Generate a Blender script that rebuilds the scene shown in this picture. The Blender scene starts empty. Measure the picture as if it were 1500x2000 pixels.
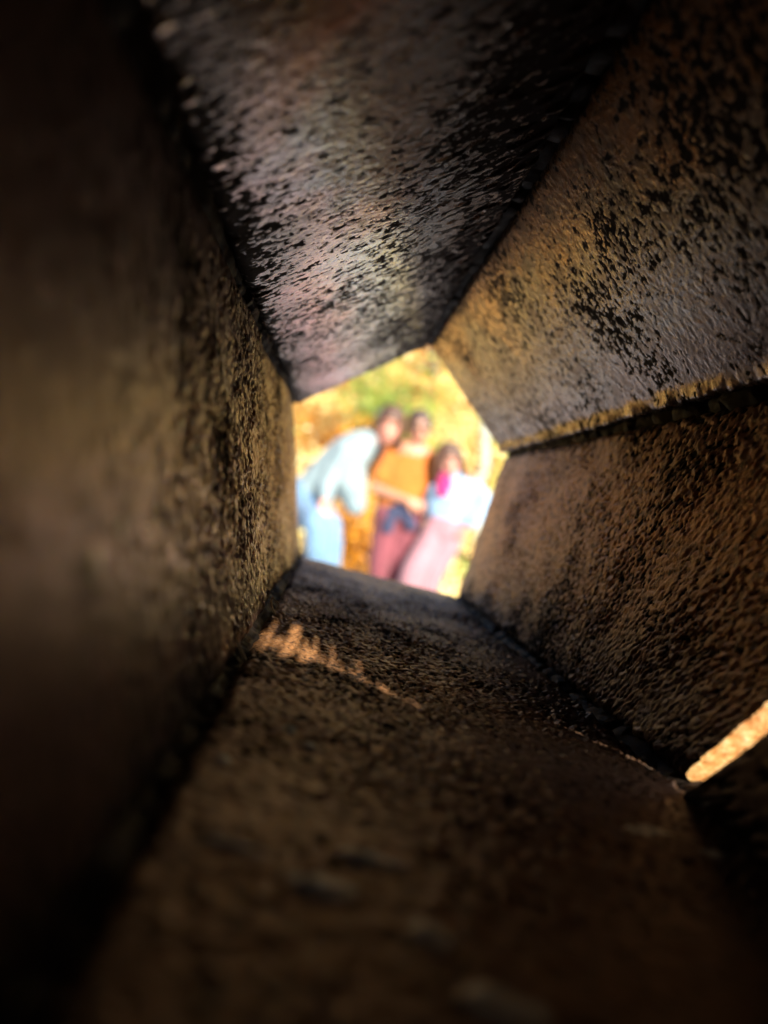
import bpy, bmesh, math, random
import numpy as np
from mathutils import Vector, Matrix

random.seed(7)
R = math.radians
scene = bpy.context.scene
C = scene.collection

# ------------------------------------------------------------------ camera, world, sun, exposure
CAM = np.array([0.0, 0.0, 0.88])
FPX = 1502.0                      # focal length in photo pixels (1500 x 2000)
cd = bpy.data.cameras.new('camera')
cam = bpy.data.objects.new('camera', cd)
C.objects.link(cam)
cam.location = CAM
cam.rotation_euler = (R(90), 0, 0)
cd.sensor_fit = 'VERTICAL'
cd.sensor_height = 36.0
cd.lens = FPX / 2000 * 36.0
cd.clip_start = 0.004
cd.clip_end = 600
cd.dof.use_dof = True
cd.dof.focus_distance = 0.165
cd.dof.aperture_fstop = cd.lens / 2.7
scene.camera = cam

SUN_EL, SUN_AZ = R(22), R(-60)     # towards +x and -y: behind the camera, to its right
S = np.array([math.cos(SUN_EL) * math.cos(SUN_AZ), math.cos(SUN_EL) * math.sin(SUN_AZ), math.sin(SUN_EL)])
world = bpy.data.worlds.new('World')
scene.world = world
world.use_nodes = True
wn = world.node_tree
sky = wn.nodes.new('ShaderNodeTexSky')
sky.sky_type = 'NISHITA'
sky.sun_disc = False
sky.sun_elevation = SUN_EL
sky.sun_rotation = math.atan2(S[0], S[1])
wn.links.new(sky.outputs[0], wn.nodes['Background'].inputs[0])
wn.nodes['Background'].inputs[1].default_value = 0.13

sl = bpy.data.lights.new('sun', 'SUN')
sl.energy = 5.0
sl.angle = R(0.5)
sl.color = (1.0, 0.91, 0.77)
sun = bpy.data.objects.new('sun', sl)
C.objects.link(sun)
sun.location = (5, -5, 8)
sun.rotation_euler = Vector(S).to_track_quat('Z', 'Y').to_euler()

scene.view_settings.view_transform = 'Standard'
scene.view_settings.look = 'None'
scene.view_settings.gamma = 1.0
scene.view_settings.exposure = 1.6
scene.cycles.use_denoising = True
scene.cycles.max_bounces = 7
scene.cycles.diffuse_bounces = 3
scene.cycles.glossy_bounces = 4
scene.cycles.sample_clamp_indirect = 8.0

# ------------------------------------------------------------------ helpers
def link(name, me, parent=None, mat=None, **props):
    o = bpy.data.objects.new(name, me)
    C.objects.link(o)
    if mat is not None and me is not None:
        me.materials.append(mat)
    o.parent = parent
    for k, v in props.items():
        o[k] = v
    return o

def empty(name, loc=(0, 0, 0), **props):
    o = bpy.data.objects.new(name, None)
    C.objects.link(o)
    o.location = loc
    o.empty_display_size = 0.05
    for k, v in props.items():
        o[k] = v
    return o

def np_mesh(name, V, F, smooth=True, attrs=None):
    """V (n,3), F (m,k) with constant k"""
    V = np.asarray(V, np.float32); F = np.asarray(F, np.int32)
    me = bpy.data.meshes.new(name)
    m, k = F.shape
    me.vertices.add(len(V)); me.vertices.foreach_set('co', V.ravel())
    me.loops.add(m * k); me.loops.foreach_set('vertex_index', F.ravel())
    me.polygons.add(m)
    me.polygons.foreach_set('loop_start', np.arange(0, m * k, k, dtype=np.int32))
    me.update(calc_edges=True)
    me.polygons.foreach_set('use_smooth', np.full(m, smooth))
    for an, av in (attrs or {}).items():
        a = me.attributes.new(an, 'FLOAT', 'POINT')
        a.data.foreach_set('value', np.asarray(av, np.float32).ravel())
    me.validate()
    return me

class NT:
    """small node-material builder"""
    def __init__(self, name):
        self.m = bpy.data.materials.new(name)
        self.m.use_nodes = True
        self.t = self.m.node_tree
        self.b = self.t.nodes['Principled BSDF']
        self.out = self.t.nodes['Material Output']
    def n(self, typ, **kw):
        x = self.t.nodes.new('ShaderNode' + typ)
        for k, v in kw.items():
            setattr(x, k, v)
        return x
    def l(self, a, b):
        self.t.links.new(a, b)
    def val(self, sock, v):
        if hasattr(v, 'is_output'): self.l(v, sock)
        else: sock.default_value = v
    def coord(self, kind='Object'):
        return self.n('TexCoord').outputs[kind]
    def noise(self, vec, scale, detail=4, rough=0.55, dist=0.0):
        x = self.n('TexNoise')
        self.l(vec, x.inputs['Vector'])
        x.inputs['Scale'].default_value = scale; x.inputs['Detail'].default_value = detail
        x.inputs['Roughness'].default_value = rough; x.inputs['Distortion'].default_value = dist
        return x.outputs['Fac']
    def ramp(self, fac, stops):
        x = self.n('ValToRGB')
        e = x.color_ramp.elements
        while len(e) < len(stops): e.new(0.5)
        for el, (p, c) in zip(e, stops):
            el.position = p; el.color = (*c, 1) if len(c) == 3 else c
        self.l(fac, x.inputs['Fac'])
        return x.outputs['Color']
    def mix(self, fac, a, b):
        x = self.n('Mix', data_type='RGBA')
        self.val(x.inputs[0], fac)
        for s, v in ((x.inputs[6], a), (x.inputs[7], b)):
            if hasattr(v, 'is_output'): self.l(v, s)
            else: s.default_value = (*v, 1)
        return x.outputs[2]
    def math(self, op, a, b=0.0, clamp=False):
        x = self.n('Math', operation=op, use_clamp=clamp)
        self.val(x.inputs[0], a); self.val(x.inputs[1], b)
        return x.outputs[0]
    def mrange(self, v, a, b, c, d):
        x = self.n('MapRange')
        self.l(v, x.inputs[0])
        for i, q in enumerate((a, b, c, d)): x.inputs[i + 1].default_value = q
        return x.outputs[0]
    def attr(self, name):
        return self.n('Attribute', attribute_name=name).outputs['Fac']
    def bump(self, h, strength, dist):
        x = self.n('Bump')
        x.inputs['Strength'].default_value = strength; x.inputs['Distance'].default_value = dist
        self.l(h, x.inputs['Height'])
        self.l(x.outputs[0], self.b.inputs['Normal'])
    def set(self, **kw):
        names = dict(color='Base Color', rough='Roughness', metal='Metallic', ior='IOR', spec='Specular IOR Level',
                     sss='Subsurface Weight', coat='Coat Weight', sheen='Sheen Weight', coatr='Coat Roughness', trans='Transmission Weight')
        for k, v in kw.items():
            s = self.b.inputs[names[k]]
            if hasattr(v, 'is_output'): self.l(v, s)
            elif isinstance(v, tuple): s.default_value = (*v, 1)
            else: s.default_value = v
        return self.m

# ------------------------------------------------------------------ 2-D noise fields for the pitted steel (numpy)
def white(nu, nv, seed):
    return np.random.default_rng(seed).standard_normal((nu, nv))
def low(nu, nv, step, su, sv, seed):
    """gaussian-smoothed noise, scales in mm, std 1"""
    f = np.fft.rfft2(white(nu, nv, seed))
    ku = np.fft.fftfreq(nu, step)[:, None]; kv = np.fft.rfftfreq(nv, step)[None, :]
    f = f * np.exp(-2 * (math.pi ** 2) * ((ku * su) ** 2 + (kv * sv) ** 2))
    r = np.fft.irfft2(f, s=(nu, nv))
    r -= r.mean()
    return r / (r.std() + 1e-9)
def band(nu, nv, step, su, sv, seed):
    f = np.fft.rfft2(white(nu, nv, seed))
    ku = np.fft.fftfreq(nu, step)[:, None]; kv = np.fft.rfftfreq(nv, step)[None, :]
    q = 2 * math.pi ** 2
    f = f * (np.exp(-q * ((ku * su) ** 2 + (kv * sv) ** 2)) - np.exp(-q * 4 * ((ku * su) ** 2 + (kv * sv) ** 2)))
    r = np.fft.irfft2(f, s=(nu, nv))
    return (r - r.mean()) / (r.std() + 1e-9)
def frac(nu, nv, step, smin, smax, beta, an, seed):
    """fractal noise with features between smin and smax mm, std 1"""
    f = np.fft.rfft2(white(nu, nv, seed))
    ku = np.fft.fftfreq(nu, step)[:, None] * an; kv = np.fft.rfftfreq(nv, step)[None, :]
    k = np.sqrt(ku ** 2 + kv ** 2) + 1e-6
    f = f * k ** -beta * np.exp(-(k * smin) ** 2) * (1 - np.exp(-(k * smax) ** 2))
    r = np.fft.irfft2(f, s=(nu, nv))
    return (r - r.mean()) / (r.std() + 1e-9)
def sstep(a, b, x):
    t = np.clip((x - a) / (b - a), 0, 1)
    return t * t * (3 - 2 * t)

# ------------------------------------------------------------------ the pentagonal steel tunnel
VP = np.array([655.0, 970.0])
DEPTH = 0.37
AX = np.array([(VP[0] - 750) / FPX, 1.0, (1000 - VP[1]) / FPX])       # tunnel axis
def corner(px, py):
    return np.array([(px - VP[0]), (VP[1] - py)]) / FPX * DEPTH
PV = {'A': corner(575, 790), 'B': corner(835, 675), 'C': corner(985, 890), 'D': corner(890, 1165), 'E': corner(585, 1085)}
CEN = sum(PV.values()) / 5

def steel_material(name, across, stain, rough_hi, rough_lo, metal=.4, blot=.85, bs=190, bmp=.00010):
    """across: ramp of coat colours and painted reflections from the plate's first side to its second"""
    t = NT(name)
    co = t.coord()
    big = t.noise(co, 30, 3, 0.6)
    mid = t.noise(co, bs, 3, 0.7)
    fine = t.noise(co, 1500, 3, 0.7)
    pit = t.math('ADD', t.attr('pit'), t.math('MULTIPLY', t.math('SUBTRACT', fine, .5), .95))
    pit = t.mrange(pit, .36, .72, 0, 1)
    pos = t.math('ADD', t.attr('across'), t.math('MULTIPLY', t.math('SUBTRACT', big, .5), .8))
    base = t.ramp(t.math('ADD', pos, t.math('MULTIPLY', t.math('SUBTRACT', mid, .5), .25)), across)
    base = t.mix(t.mrange(mid, .50, .66, 0, blot), base, stain)
    base = t.mix(t.mrange(fine, .45, .75, 0, .4), base, (0.04, 0.022, 0.012))
    base = t.mix(pit, base, (0.026, 0.017, 0.011))
    chip = t.attr('chip')  # pale mask: painted glints and the light caught on the lip
    base = t.mix(chip, base, (0.58, 0.58, 0.50))
    r = t.math('ADD', t.mrange(mid, .3, .7, rough_hi - .07, rough_hi + .10), t.math('MULTIPLY', pit, rough_lo - rough_hi))
    t.bump(fine, 0.6, bmp)
    sp = t.mrange(pit, 0, 1, .60, .10)
    mt = t.math('MULTIPLY', t.math('SUBTRACT', 1.0, pit), metal)
    return t.set(color=base, rough=r, ior=1.6, spec=sp, metal=mt)

M_ceiling = steel_material('steel_ceiling', [(.08, (.16, .12, .09)), (.24, (.60, .42, .39)), (.40, (.50, .59, .67)), (.60, (.34, .36, .34)), (.8, (.12, .085, .06))], (.14, .095, .07), .17, .80, .65)  # pink and blue-grey stops paint reflected colours into the coat
M_upper = steel_material('steel_upper_right', [(.05, (.50, .24, .075)), (.2, (.46, .25, .10)), (.36, (.28, .245, .20)), (.6, (.23, .215, .19)), (.85, (.24, .16, .12))], (.15, .085, .048), .25, .80, .5)  # orange stops paint a warm glow along the first seam
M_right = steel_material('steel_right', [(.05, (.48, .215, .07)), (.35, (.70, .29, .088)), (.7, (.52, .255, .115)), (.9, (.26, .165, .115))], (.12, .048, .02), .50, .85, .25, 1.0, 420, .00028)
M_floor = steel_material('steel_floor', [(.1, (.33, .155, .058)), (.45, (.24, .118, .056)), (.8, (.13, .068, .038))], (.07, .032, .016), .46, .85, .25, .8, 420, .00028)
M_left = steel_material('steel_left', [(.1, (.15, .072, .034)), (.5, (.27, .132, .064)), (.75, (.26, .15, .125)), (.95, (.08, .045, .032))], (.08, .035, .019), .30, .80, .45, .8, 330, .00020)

def oxide():
    t = NT('weld_oxide')
    co = t.coord()
    n = t.noise(co, 300, 5, .65)
    t.bump(n, .6, .0006)
    return t.set(color=t.ramp(n, [(.3, (.010, .007, .005)), (.6, (.022, .013, .008)), (.8, (.06, .034, .02))]), rough=t.mrange(n, .3, .7, .6, .9), spec=.2)
M_weld = oxide()

def bare_rust():
    t = NT('cut_edge_rust')
    co = t.coord()
    n = t.noise(co, 700, 5, .7); n2 = t.noise(co, 180, 4, .6)
    c = t.ramp(n, [(.3, (.40, .13, .03)), (.46, (.72, .36, .11)), (.6, (.85, .60, .28)), (.75, (.90, .80, .60))])
    c = t.mix(t.mrange(n2, .45, .7, 0, .6), c, (.50, .17, .05))
    t.bump(n, .7, .0004)
    return t.set(color=c, rough=.6)
M_cut = bare_rust()

tunnel = empty('steel_tunnel', (0.03, 0.17, 0.80), label='dark rusty pitted steel tunnel of five plates framing a pentagonal opening', category='sculpture')

STEP = 0.40        # mm, grid of the plates
def plate(p, q, ya, yb, style, seed, mat, inset=(0.5, 0.5), thick=6.0, shift=0.0, chip_glints=(), ridge=None, aniso=1.0, label=None, step=STEP, dark=(5, 5), wob=0.6, amp=1.0, grain=1.0, bias=-.2, bend=45.0, end_lip=3.2, darkw=1.5, rim=.45):
    """one plate between tunnel corners p and q.  ya/yb: functions of u (0..1) giving y in metres."""
    P, Q = PV[p], PV[q]
    w = np.linalg.norm(Q - P) * 1000
    d = (Q - P) / np.linalg.norm(Q - P)
    n = np.array([-d[1], d[0]])
    if np.dot(CEN - P, n) < 0: n = -n
    nu = int(w / step) + 1
    L = (yb(.5) - ya(.5)) * 1000
    nv = int(L / step) + 1
    u = np.linspace(0, 1, nu)[:, None]; v = np.linspace(0, 1, nv)[None, :]
    s = inset[0] + u * (w - inset[0] - inset[1])                    # mm across
    # irregular cut sides
    e0 = (low(8, nv, step, 50, 5, seed + 50)[:1] + .5 * low(8, nv, step, 50, 1.2, seed + 54)[:1]) * wob
    e1 = (low(8, nv, step, 50, 5, seed + 51)[:1] + .5 * low(8, nv, step, 50, 1.2, seed + 55)[:1]) * wob
    s = s + e0 * (1 - u) ** 6 + e1 * u ** 6
    yy0 = np.array([ya(x) for x in u[:, 0]])[:, None]; yy1 = np.array([yb(x) for x in u[:, 0]])[:, None]
    if yb(.5) > .3:
        yy1 = yy1 + (.0007 * low(nu, 8, step, 3.5, 50, seed + 52)[:, :1] + .0003 * low(nu, 8, step, .9, 50, seed + 53)[:, :1])
    r0, r1 = yy0.mean(), yy1.mean()
    y = r0 + (r1 - r0) * v                                             # ends that are not square bend the grid only near them
    y = y + (yy0 - r0) * np.exp(-((y - r0) * 1000 / bend) ** 2) + (yy1 - r1) * np.exp(-((r1 - y) * 1000 / bend) ** 2)
    ymm = y * 1000
    lo25 = low(nu, nv, step, 22, 22, seed); lo8 = low(nu, nv, step, 8, 9, seed + 1); lo4 = low(nu, nv, step, 3.0, 3.6, seed + 2)
    b1 = band(nu, nv, step, 0.62 * aniso, 0.62, seed + 3); b2 = band(nu, nv, step, .36, .36, seed + 4); lo05 = low(nu, nv, step, .35, .35, seed + 5)
    b3 = band(nu, nv, step, 1.15 * aniso, 1.15, seed + 6)
    dl = s; dr = w - s
    side = np.maximum(np.exp(-(dl / dark[0]) ** 2), np.exp(-(dr / dark[1]) ** 2))
    if style == 'paint':
        fr = frac(nu, nv, step, .32, 7, 1.0, aniso, seed + 8)
        f = fr * .95 + lo8 * .42 + side * darkw + bias
        pit = np.clip(.5 + (f - .62) * .55, 0, 1)
        h = -.11 * sstep(.3, .7, pit) + .012 * lo05 + .40 * lo25 + .06 * lo8 + .03 * fr
    else:
        fr = frac(nu, nv, step, .5 * grain, 6 * grain, .95, aniso, seed + 8)
        patch = .7 + .6 * sstep(-1.2, 1.4, low(nu, nv, step, 9, 9, seed + 9))
        grit = 1 + .8 * low(nu, nv, step, 2.2, 2.2, seed + 12)
        near = .42 + .58 * sstep(50, 125, ymm)
        f = fr * .8 * near + lo8 * .45 + lo4 * .3 * near + side * 1.3 + bias
        patch = patch * near
        pit = np.clip(.5 + (f - .70) * .5, 0, 1)
        patch = patch * (.22 + .78 * sstep(4, 75, (yy1 - y) * 1000)) if yb(.5) > .3 else patch
        h = amp * patch * (-.09 * sstep(.2, .8, pit) - .055 * fr + .05 * b2 + .055 * lo05 * grit) + .38 * lo25 + .10 * lo8
    # weld spatter along the sides
    spat = sstep(1.6, 2.6, b3 + 1.1 * side)
    h = h + .55 * spat * side
    # rounded sides and ends (mm)
    def lip(dist, r):
        t = np.clip(1 - dist / r, 0, 1)
        return -r * (1 - np.sqrt(np.clip(1 - t * t, 0, 1)))
    h = h + lip(dl - inset[0] + .001, 2.6) + lip(dr - inset[1] + .001, 2.6)
    h = h + lip((yy1 - y) * 1000, end_lip)
    if ridge:
        c0, wd, hh = ridge
        h = h + hh * np.exp(-((w - s - c0) / wd) ** 2) * np.clip(.8 + .35 * lo4 + .08 * b3, .2, 2)
    chip = np.zeros_like(h)  # mask of painted glints and the pale rim
    for (cs, cy, rs, ry, hh) in chip_glints:
        r = np.sqrt(((s - cs) / rs) ** 2 + ((ymm - cy) / ry) ** 2) + .10 * b3 + .10 * lo4
        k = sstep(1.15, .75, r)
        chip = np.maximum(chip, k); h = h + hh * sstep(1.4, .2, r)
    end = sstep(3.6, 1.2, (yy1 - y) * 1000 + .8 * b3) * (rim if yb(.5) > .3 else 0)
    chip = np.maximum(chip, end)          # pale rim, painting the light caught on the lip
    pit = pit * (1 - chip)
    ox = P[0] + d[0] * s / 1000 + n[0] * (h + shift) / 1000
    oz = P[1] + d[1] * s / 1000 + n[1] * (h + shift) / 1000
    X = CAM[0] + AX[0] * y + ox; Z = CAM[2] + AX[2] * y + oz
    V = np.stack([X, y + CAM[1] + 0 * X, Z], -1)
    idx = np.arange(nu * nv).reshape(nu, nv)
    F = np.stack([idx[:-1, :-1], idx[1:, :-1], idx[1:, 1:], idx[:-1, 1:]], -1).reshape(-1, 4)
    # border loop, skirt to the outer face
    loop = np.concatenate([idx[:, 0], idx[-1, 1:], idx[-2::-1, -1], idx[0, -2:0:-1]])
    Vb = V.reshape(-1, 3)[loop].copy()
    s_l = (s + 0 * y).ravel()[loop]; y_l = (y + 0 * s).ravel()[loop]
    u_l = (u + 0 * y).ravel()[loop]
    off = (shift - (np.array([thick(x) for x in u_l]) if callable(thick) else thick)) / 1000
    Vo = np.stack([CAM[0] + AX[0] * y_l + P[0] + d[0] * s_l / 1000 + n[0] * off, y_l, CAM[2] + AX[2] * y_l + P[1] + d[1] * s_l / 1000 + n[1] * off], -1)
    nb = len(loop); base = nu * nv
    k = np.arange(nb); k2 = (k + 1) % nb
    Fs = np.stack([loop[k2], loop[k], base + k, base + k2], -1)
    # outer face: strips between the two long sides
    cen = base + nb
    Fo = np.stack([base + k2, base + k, np.full(nb, cen), np.full(nb, cen)], -1)
    Vall = np.concatenate([V.reshape(-1, 3), Vo, Vo.mean(0, keepdims=True)])
    att = {'pit': np.concatenate([pit.ravel(), np.full(nb + 1, .5)]), 'chip': np.concatenate([chip.ravel(), np.zeros(nb + 1)]),
           'across': np.concatenate([(s / w).ravel(), np.full(nb + 1, .5)])}
    # two meshes' worth of faces: quads then fan triangles
    me = bpy.data.meshes.new('plate')
    Fq = np.concatenate([F, Fs]); Ft = Fo[:, :3]
    me.vertices.add(len(Vall)); me.vertices.foreach_set('co', Vall.astype(np.float32).ravel())
    li = np.concatenate([Fq.ravel(), Ft.ravel()]).astype(np.int32)
    me.loops.add(len(li)); me.loops.foreach_set('vertex_index', li)
    nq, nt = len(Fq), len(Ft)
    me.polygons.add(nq + nt)
    me.polygons.foreach_set('loop_start', np.concatenate([np.arange(nq) * 4, nq * 4 + np.arange(nt) * 3]).astype(np.int32))
    me.update(calc_edges=True)
    sm = np.ones(nq + nt, bool); sm[len(F):] = False
    me.polygons.foreach_set('use_smooth', sm)
    for an, av in att.items():
        a = me.attributes.new(an, 'FLOAT', 'POINT'); a.data.foreach_set('value', av.astype(np.float32))
    me.materials.append(mat); me.materials.append(M_cut)
    mi = np.zeros(nq + nt, np.int32)
    # the cut end that faces the camera shows bare rust
    mi[len(F) + len(loop) - (nu - 1) * 0: len(F)] = 0
    near_end = np.arange(nu - 1)                                    # loop starts along idx[:,0]
    if ya(.5) > .03: mi[len(F) + near_end] = 1
    me.polygons.foreach_set('material_index', mi)
    o = bpy.data.objects.new('plate', me)
    C.objects.link(o)
    o.parent = tunnel; o.matrix_parent_inverse = tunnel_inv
    if label: o['label'] = label
    return o
bpy.context.view_layer.update()
tunnel_inv = tunnel.matrix_world.inverted()

BACK = -0.07
c_ = lambda k: (lambda u: k)
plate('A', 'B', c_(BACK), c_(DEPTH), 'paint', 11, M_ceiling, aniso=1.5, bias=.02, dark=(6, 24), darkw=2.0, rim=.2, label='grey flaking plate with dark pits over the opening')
def SUN_SLOT(u):  # unseen opening added to let sun onto the floor
    """added opening: ragged slits between two lengths of plate"""
    env = max(0.0, 1 - abs((u - .58) / (.42 if u > .58 else .15)) ** 2)
    t = math.sin(u * 240) + .8 * math.sin(u * 410 + 2) + .7 * math.sin(u * 97 + .7)
    return .0004 + min(.072, .125 * env * min(1.0, max(0.0, (t + .8 - 2.0 * max(0, u - .62)) / 1.2)) * (.72 + .28 * math.sin(u * 57)))
plate('B', 'C', lambda u: .006 + .5 * SUN_SLOT(u), c_(DEPTH + .002), 'paint', 23, M_upper, aniso=1.15, bias=.10, rim=.15, dark=(2.5, 2.2), ridge=(3.0, 2.0, 1.5), chip_glints=[(1.8, 122, .7, .9, .5)], label='grey pitted plate at upper right with orange glow painted along its edge')  # the one pale spot paints a pinhole of light in the seam
plate('B', 'C', c_(BACK), lambda u: .006 - .5 * SUN_SLOT(u), 'paint', 29, M_upper, thick=3.0, end_lip=.5, wob=.2)
FAR0 = lambda u: .0690 + .061 * u                  # near end of the right-hand plate
GAP = lambda u: .04 * FAR0(u) - .0009 + .0050 * (1 - math.exp(-(1 - u) / .20))
NEAR1 = lambda u: .0690 + .061 * u - GAP(u)
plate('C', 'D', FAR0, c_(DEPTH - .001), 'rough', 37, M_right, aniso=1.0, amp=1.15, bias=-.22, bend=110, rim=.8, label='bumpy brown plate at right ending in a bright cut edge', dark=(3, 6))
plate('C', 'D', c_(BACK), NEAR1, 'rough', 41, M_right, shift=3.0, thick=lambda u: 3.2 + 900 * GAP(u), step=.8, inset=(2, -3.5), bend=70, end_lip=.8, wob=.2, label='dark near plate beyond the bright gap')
chip_glints = [(16.5, 63, 3.4, 1.8, .5), (25.5, 60, 2.0, 2.4, .5), (30, 53.5, 3.2, 1.8, .5), (21, 70, 3.4, .8, .4), (9, 66, 3.4, .8, .4), (11.5, 101, 1.0, 1.6, .5),  # raised flakes, their pale colour standing in for reflected highlights
         (5.0, 85, .9, 1.2, .4), (14.5, 97, .6, .8, .4), (57.5, 98, 1.6, .9, .5), (61, 100, 2.4, .7, .5), (66.5, 96.5, 2.0, 1.3, .5)]
plate('E', 'D', c_(BACK), c_(DEPTH + .001), 'rough', 53, M_floor, chip_glints=chip_glints, rim=.9, amp=1.6, grain=.75, bias=-.1, label='rough brown floor plate of the tunnel', dark=(3, 6))
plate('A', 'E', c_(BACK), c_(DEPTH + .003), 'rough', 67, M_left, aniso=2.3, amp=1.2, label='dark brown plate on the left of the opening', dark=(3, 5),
      chip_glints=[(47, 65, 1.3, 1.5, .3), (46, 78, 1.4, 1.2, .3), (46.5, 83, 1.2, .9, .3), (47, 93, .6, .9, .3), (50, 58, 1.5, 2.0, .3), (31, 94, .9, 1.0, .3), (36, 90, .9, 1.0, .3), (38, 100, .7, .9, .25), (58, 92, .6, .9, .25), (27, 88, .8, .8, .25)])

def tube_np(pts, rad, seg=10, noise=0.0, seed=0):
    pts = np.asarray(pts, float); m = len(pts)
    rad = np.broadcast_to(np.asarray(rad, float), (m,))
    rng = np.random.default_rng(seed)
    T = np.gradient(pts, axis=0); T /= np.linalg.norm(T, axis=1, keepdims=True) + 1e-12
    ref = np.array([0, 0, 1.0]) if abs(T[:, 2].mean()) < .8 else np.array([1.0, 0, 0])
    N1 = np.cross(T, ref); N1 /= np.linalg.norm(N1, axis=1, keepdims=True) + 1e-12
    N2 = np.cross(T, N1)
    a = np.linspace(0, 2 * math.pi, seg, endpoint=False)
    rr = rad[:, None] * (1 + noise * rng.standard_normal((m, seg)))
    V = pts[:, None] + rr[..., None] * (np.cos(a)[None, :, None] * N1[:, None] + np.sin(a)[None, :, None] * N2[:, None])
    idx = np.arange(m * seg).reshape(m, seg)
    F = np.stack([idx[:-1], np.roll(idx[:-1], -1, 1), np.roll(idx[1:], -1, 1), idx[1:]], -1).reshape(-1, 4)
    V = np.concatenate([V.reshape(-1, 3), pts[:1], pts[-1:]])
    a0, a1 = m * seg, m * seg + 1
    i0, i1 = idx[0], idx[-1]
    T0 = np.stack([np.roll(i0, -1), i0, np.full(seg, a0), np.full(seg, a0)], -1)
    T1 = np.stack([i1, np.roll(i1, -1), np.full(seg, a1), np.full(seg, a1)], -1)
    return V, F, T0[:, :3], T1[:, :3]

def poly_mesh(name, chunks, smooth=True):
    """chunks: list of (V, list of face arrays)"""
    me = bpy.data.meshes.new(name)
    Vs, Fs, b = [], [], 0
    for V, fl in chunks:
        Vs.append(V)
        for f in fl: Fs += (np.asarray(f) + b).tolist()
        b += len(V)
    me.from_pydata(np.concatenate(Vs).tolist(), [], Fs)
    me.polygons.foreach_set('use_smooth', [smooth] * len(me.polygons))
    me.update()
    return me

def tpoint(c2, y, out=0.0):
    d = (c2 - CEN); d = d / np.linalg.norm(d)
    o = c2 + d * out
    return [CAM[0] + AX[0] * y + o[0], y, CAM[2] + AX[2] * y + o[1]]
for i, k in enumerate('ABCDE'):
    ys = np.arange(BACK, DEPTH - .002, .0022)
    rng = np.random.default_rng(i)
    rad = .0052 + .0005 * np.convolve(rng.standard_normal(len(ys) + 8), np.ones(9) / 3, 'valid') * .6 + .0002 * rng.standard_normal(len(ys))
    V, F, T0, T1 = tube_np([tpoint(PV[k], y, .0052 + .0003 * rng.standard_normal()) for y in ys], rad, 12, .08, i)
    o = link('weld_bead', poly_mesh('weld_bead', [(V, [F, T0, T1])]), None, M_weld)
    o.parent = tunnel; o.matrix_parent_inverse = tunnel_inv
# unseen plate added to block light from behind the camera
def prism(name, poly, y0, y1, mat):
    """poly: 2-D tunnel offsets, extruded along the axis"""
    bm = bmesh.new()
    rows = []
    for y in (y0, y1):
        rows.append([bm.verts.new((CAM[0] + AX[0] * y + p[0], y, CAM[2] + AX[2] * y + p[1])) for p in poly])
    n = len(poly)
    bm.faces.new(rows[0][::-1]); bm.faces.new(rows[1])
    for i in range(n): bm.faces.new((rows[0][i], rows[0][(i + 1) % n], rows[1][(i + 1) % n], rows[1][i]))
    bmesh.ops.recalc_face_normals(bm, faces=bm.faces)
    me = bpy.data.meshes.new(name); bm.to_mesh(me); bm.free()
    o = link(name, me, None, mat); o.parent = tunnel; o.matrix_parent_inverse = tunnel_inv
    return o
ring = [CEN + (PV[k] - CEN) * 1.04 + np.array([.0015, .0070]) for k in 'ABCDE']     # covers the end but for a slit below, added for fill light
prism('rear_light_blocker', ring, BACK - .008, BACK - .0005, M_weld)

# dry fibres caught in the lower left seam
def straw():
    t = NT('dry_straw')
    n = t.noise(t.coord(), 400, 3)
    return t.set(color=t.ramp(n, [(.3, (.30, .20, .10)), (.7, (.62, .50, .32))]), rough=.6)
M_straw = straw()
def fibre(pts, r, label):
    pts = [np.array([CAM[0] + AX[0] * y + ox / 1000, y, CAM[2] + AX[2] * y + oz / 1000]) for ox, oz, y in pts]
    P = np.array(pts); t = np.linspace(0, len(P) - 1, 14)
    P = np.stack([np.interp(t, range(len(P)), P[:, k]) for k in range(3)], -1)
    P[1:-1] = (P[:-2] + P[1:-1] * 2 + P[2:]) / 4
    V, F, T0, T1 = tube_np(P, np.linspace(r, r * .5, 14), 7)
    link('dry_straw', poly_mesh('dry_straw', [(V, [F, T0, T1])]), None, M_straw, label=label, category='straw', group='dry straws in the lower left seam')
fibre([(-15.5, -28.0, .132), (-16.2, -25.5, .130), (-16.6, -23.2, .128), (-15.8, -22.2, .127)], .00028, 'bent dry straw in the lower left seam nearer the lens')
fibre([(-14.6, -28.4, .186), (-15.6, -25.8, .185), (-15.2, -24.0, .184), (-13.4, -25.5, .183)], .00030, 'hooked dry straw in the lower left seam nearer the opening')

# foot under the tunnel, and the plinth it stands on
def foot():
    D_, E_ = PV['D'], PV['E']
    d = (D_ - E_) / np.linalg.norm(D_ - E_); n = np.array([d[1], -d[0]])
    a = E_ + d * .006 + n * .0062; b = D_ - d * .004 + n * .0062
    zt = .80 - CAM[2] - .02 * .17
    return prism('foot', [a, b, np.array([b[0], zt]), np.array([a[0], zt])], .06, .30, M_weld)
foot()

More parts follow.
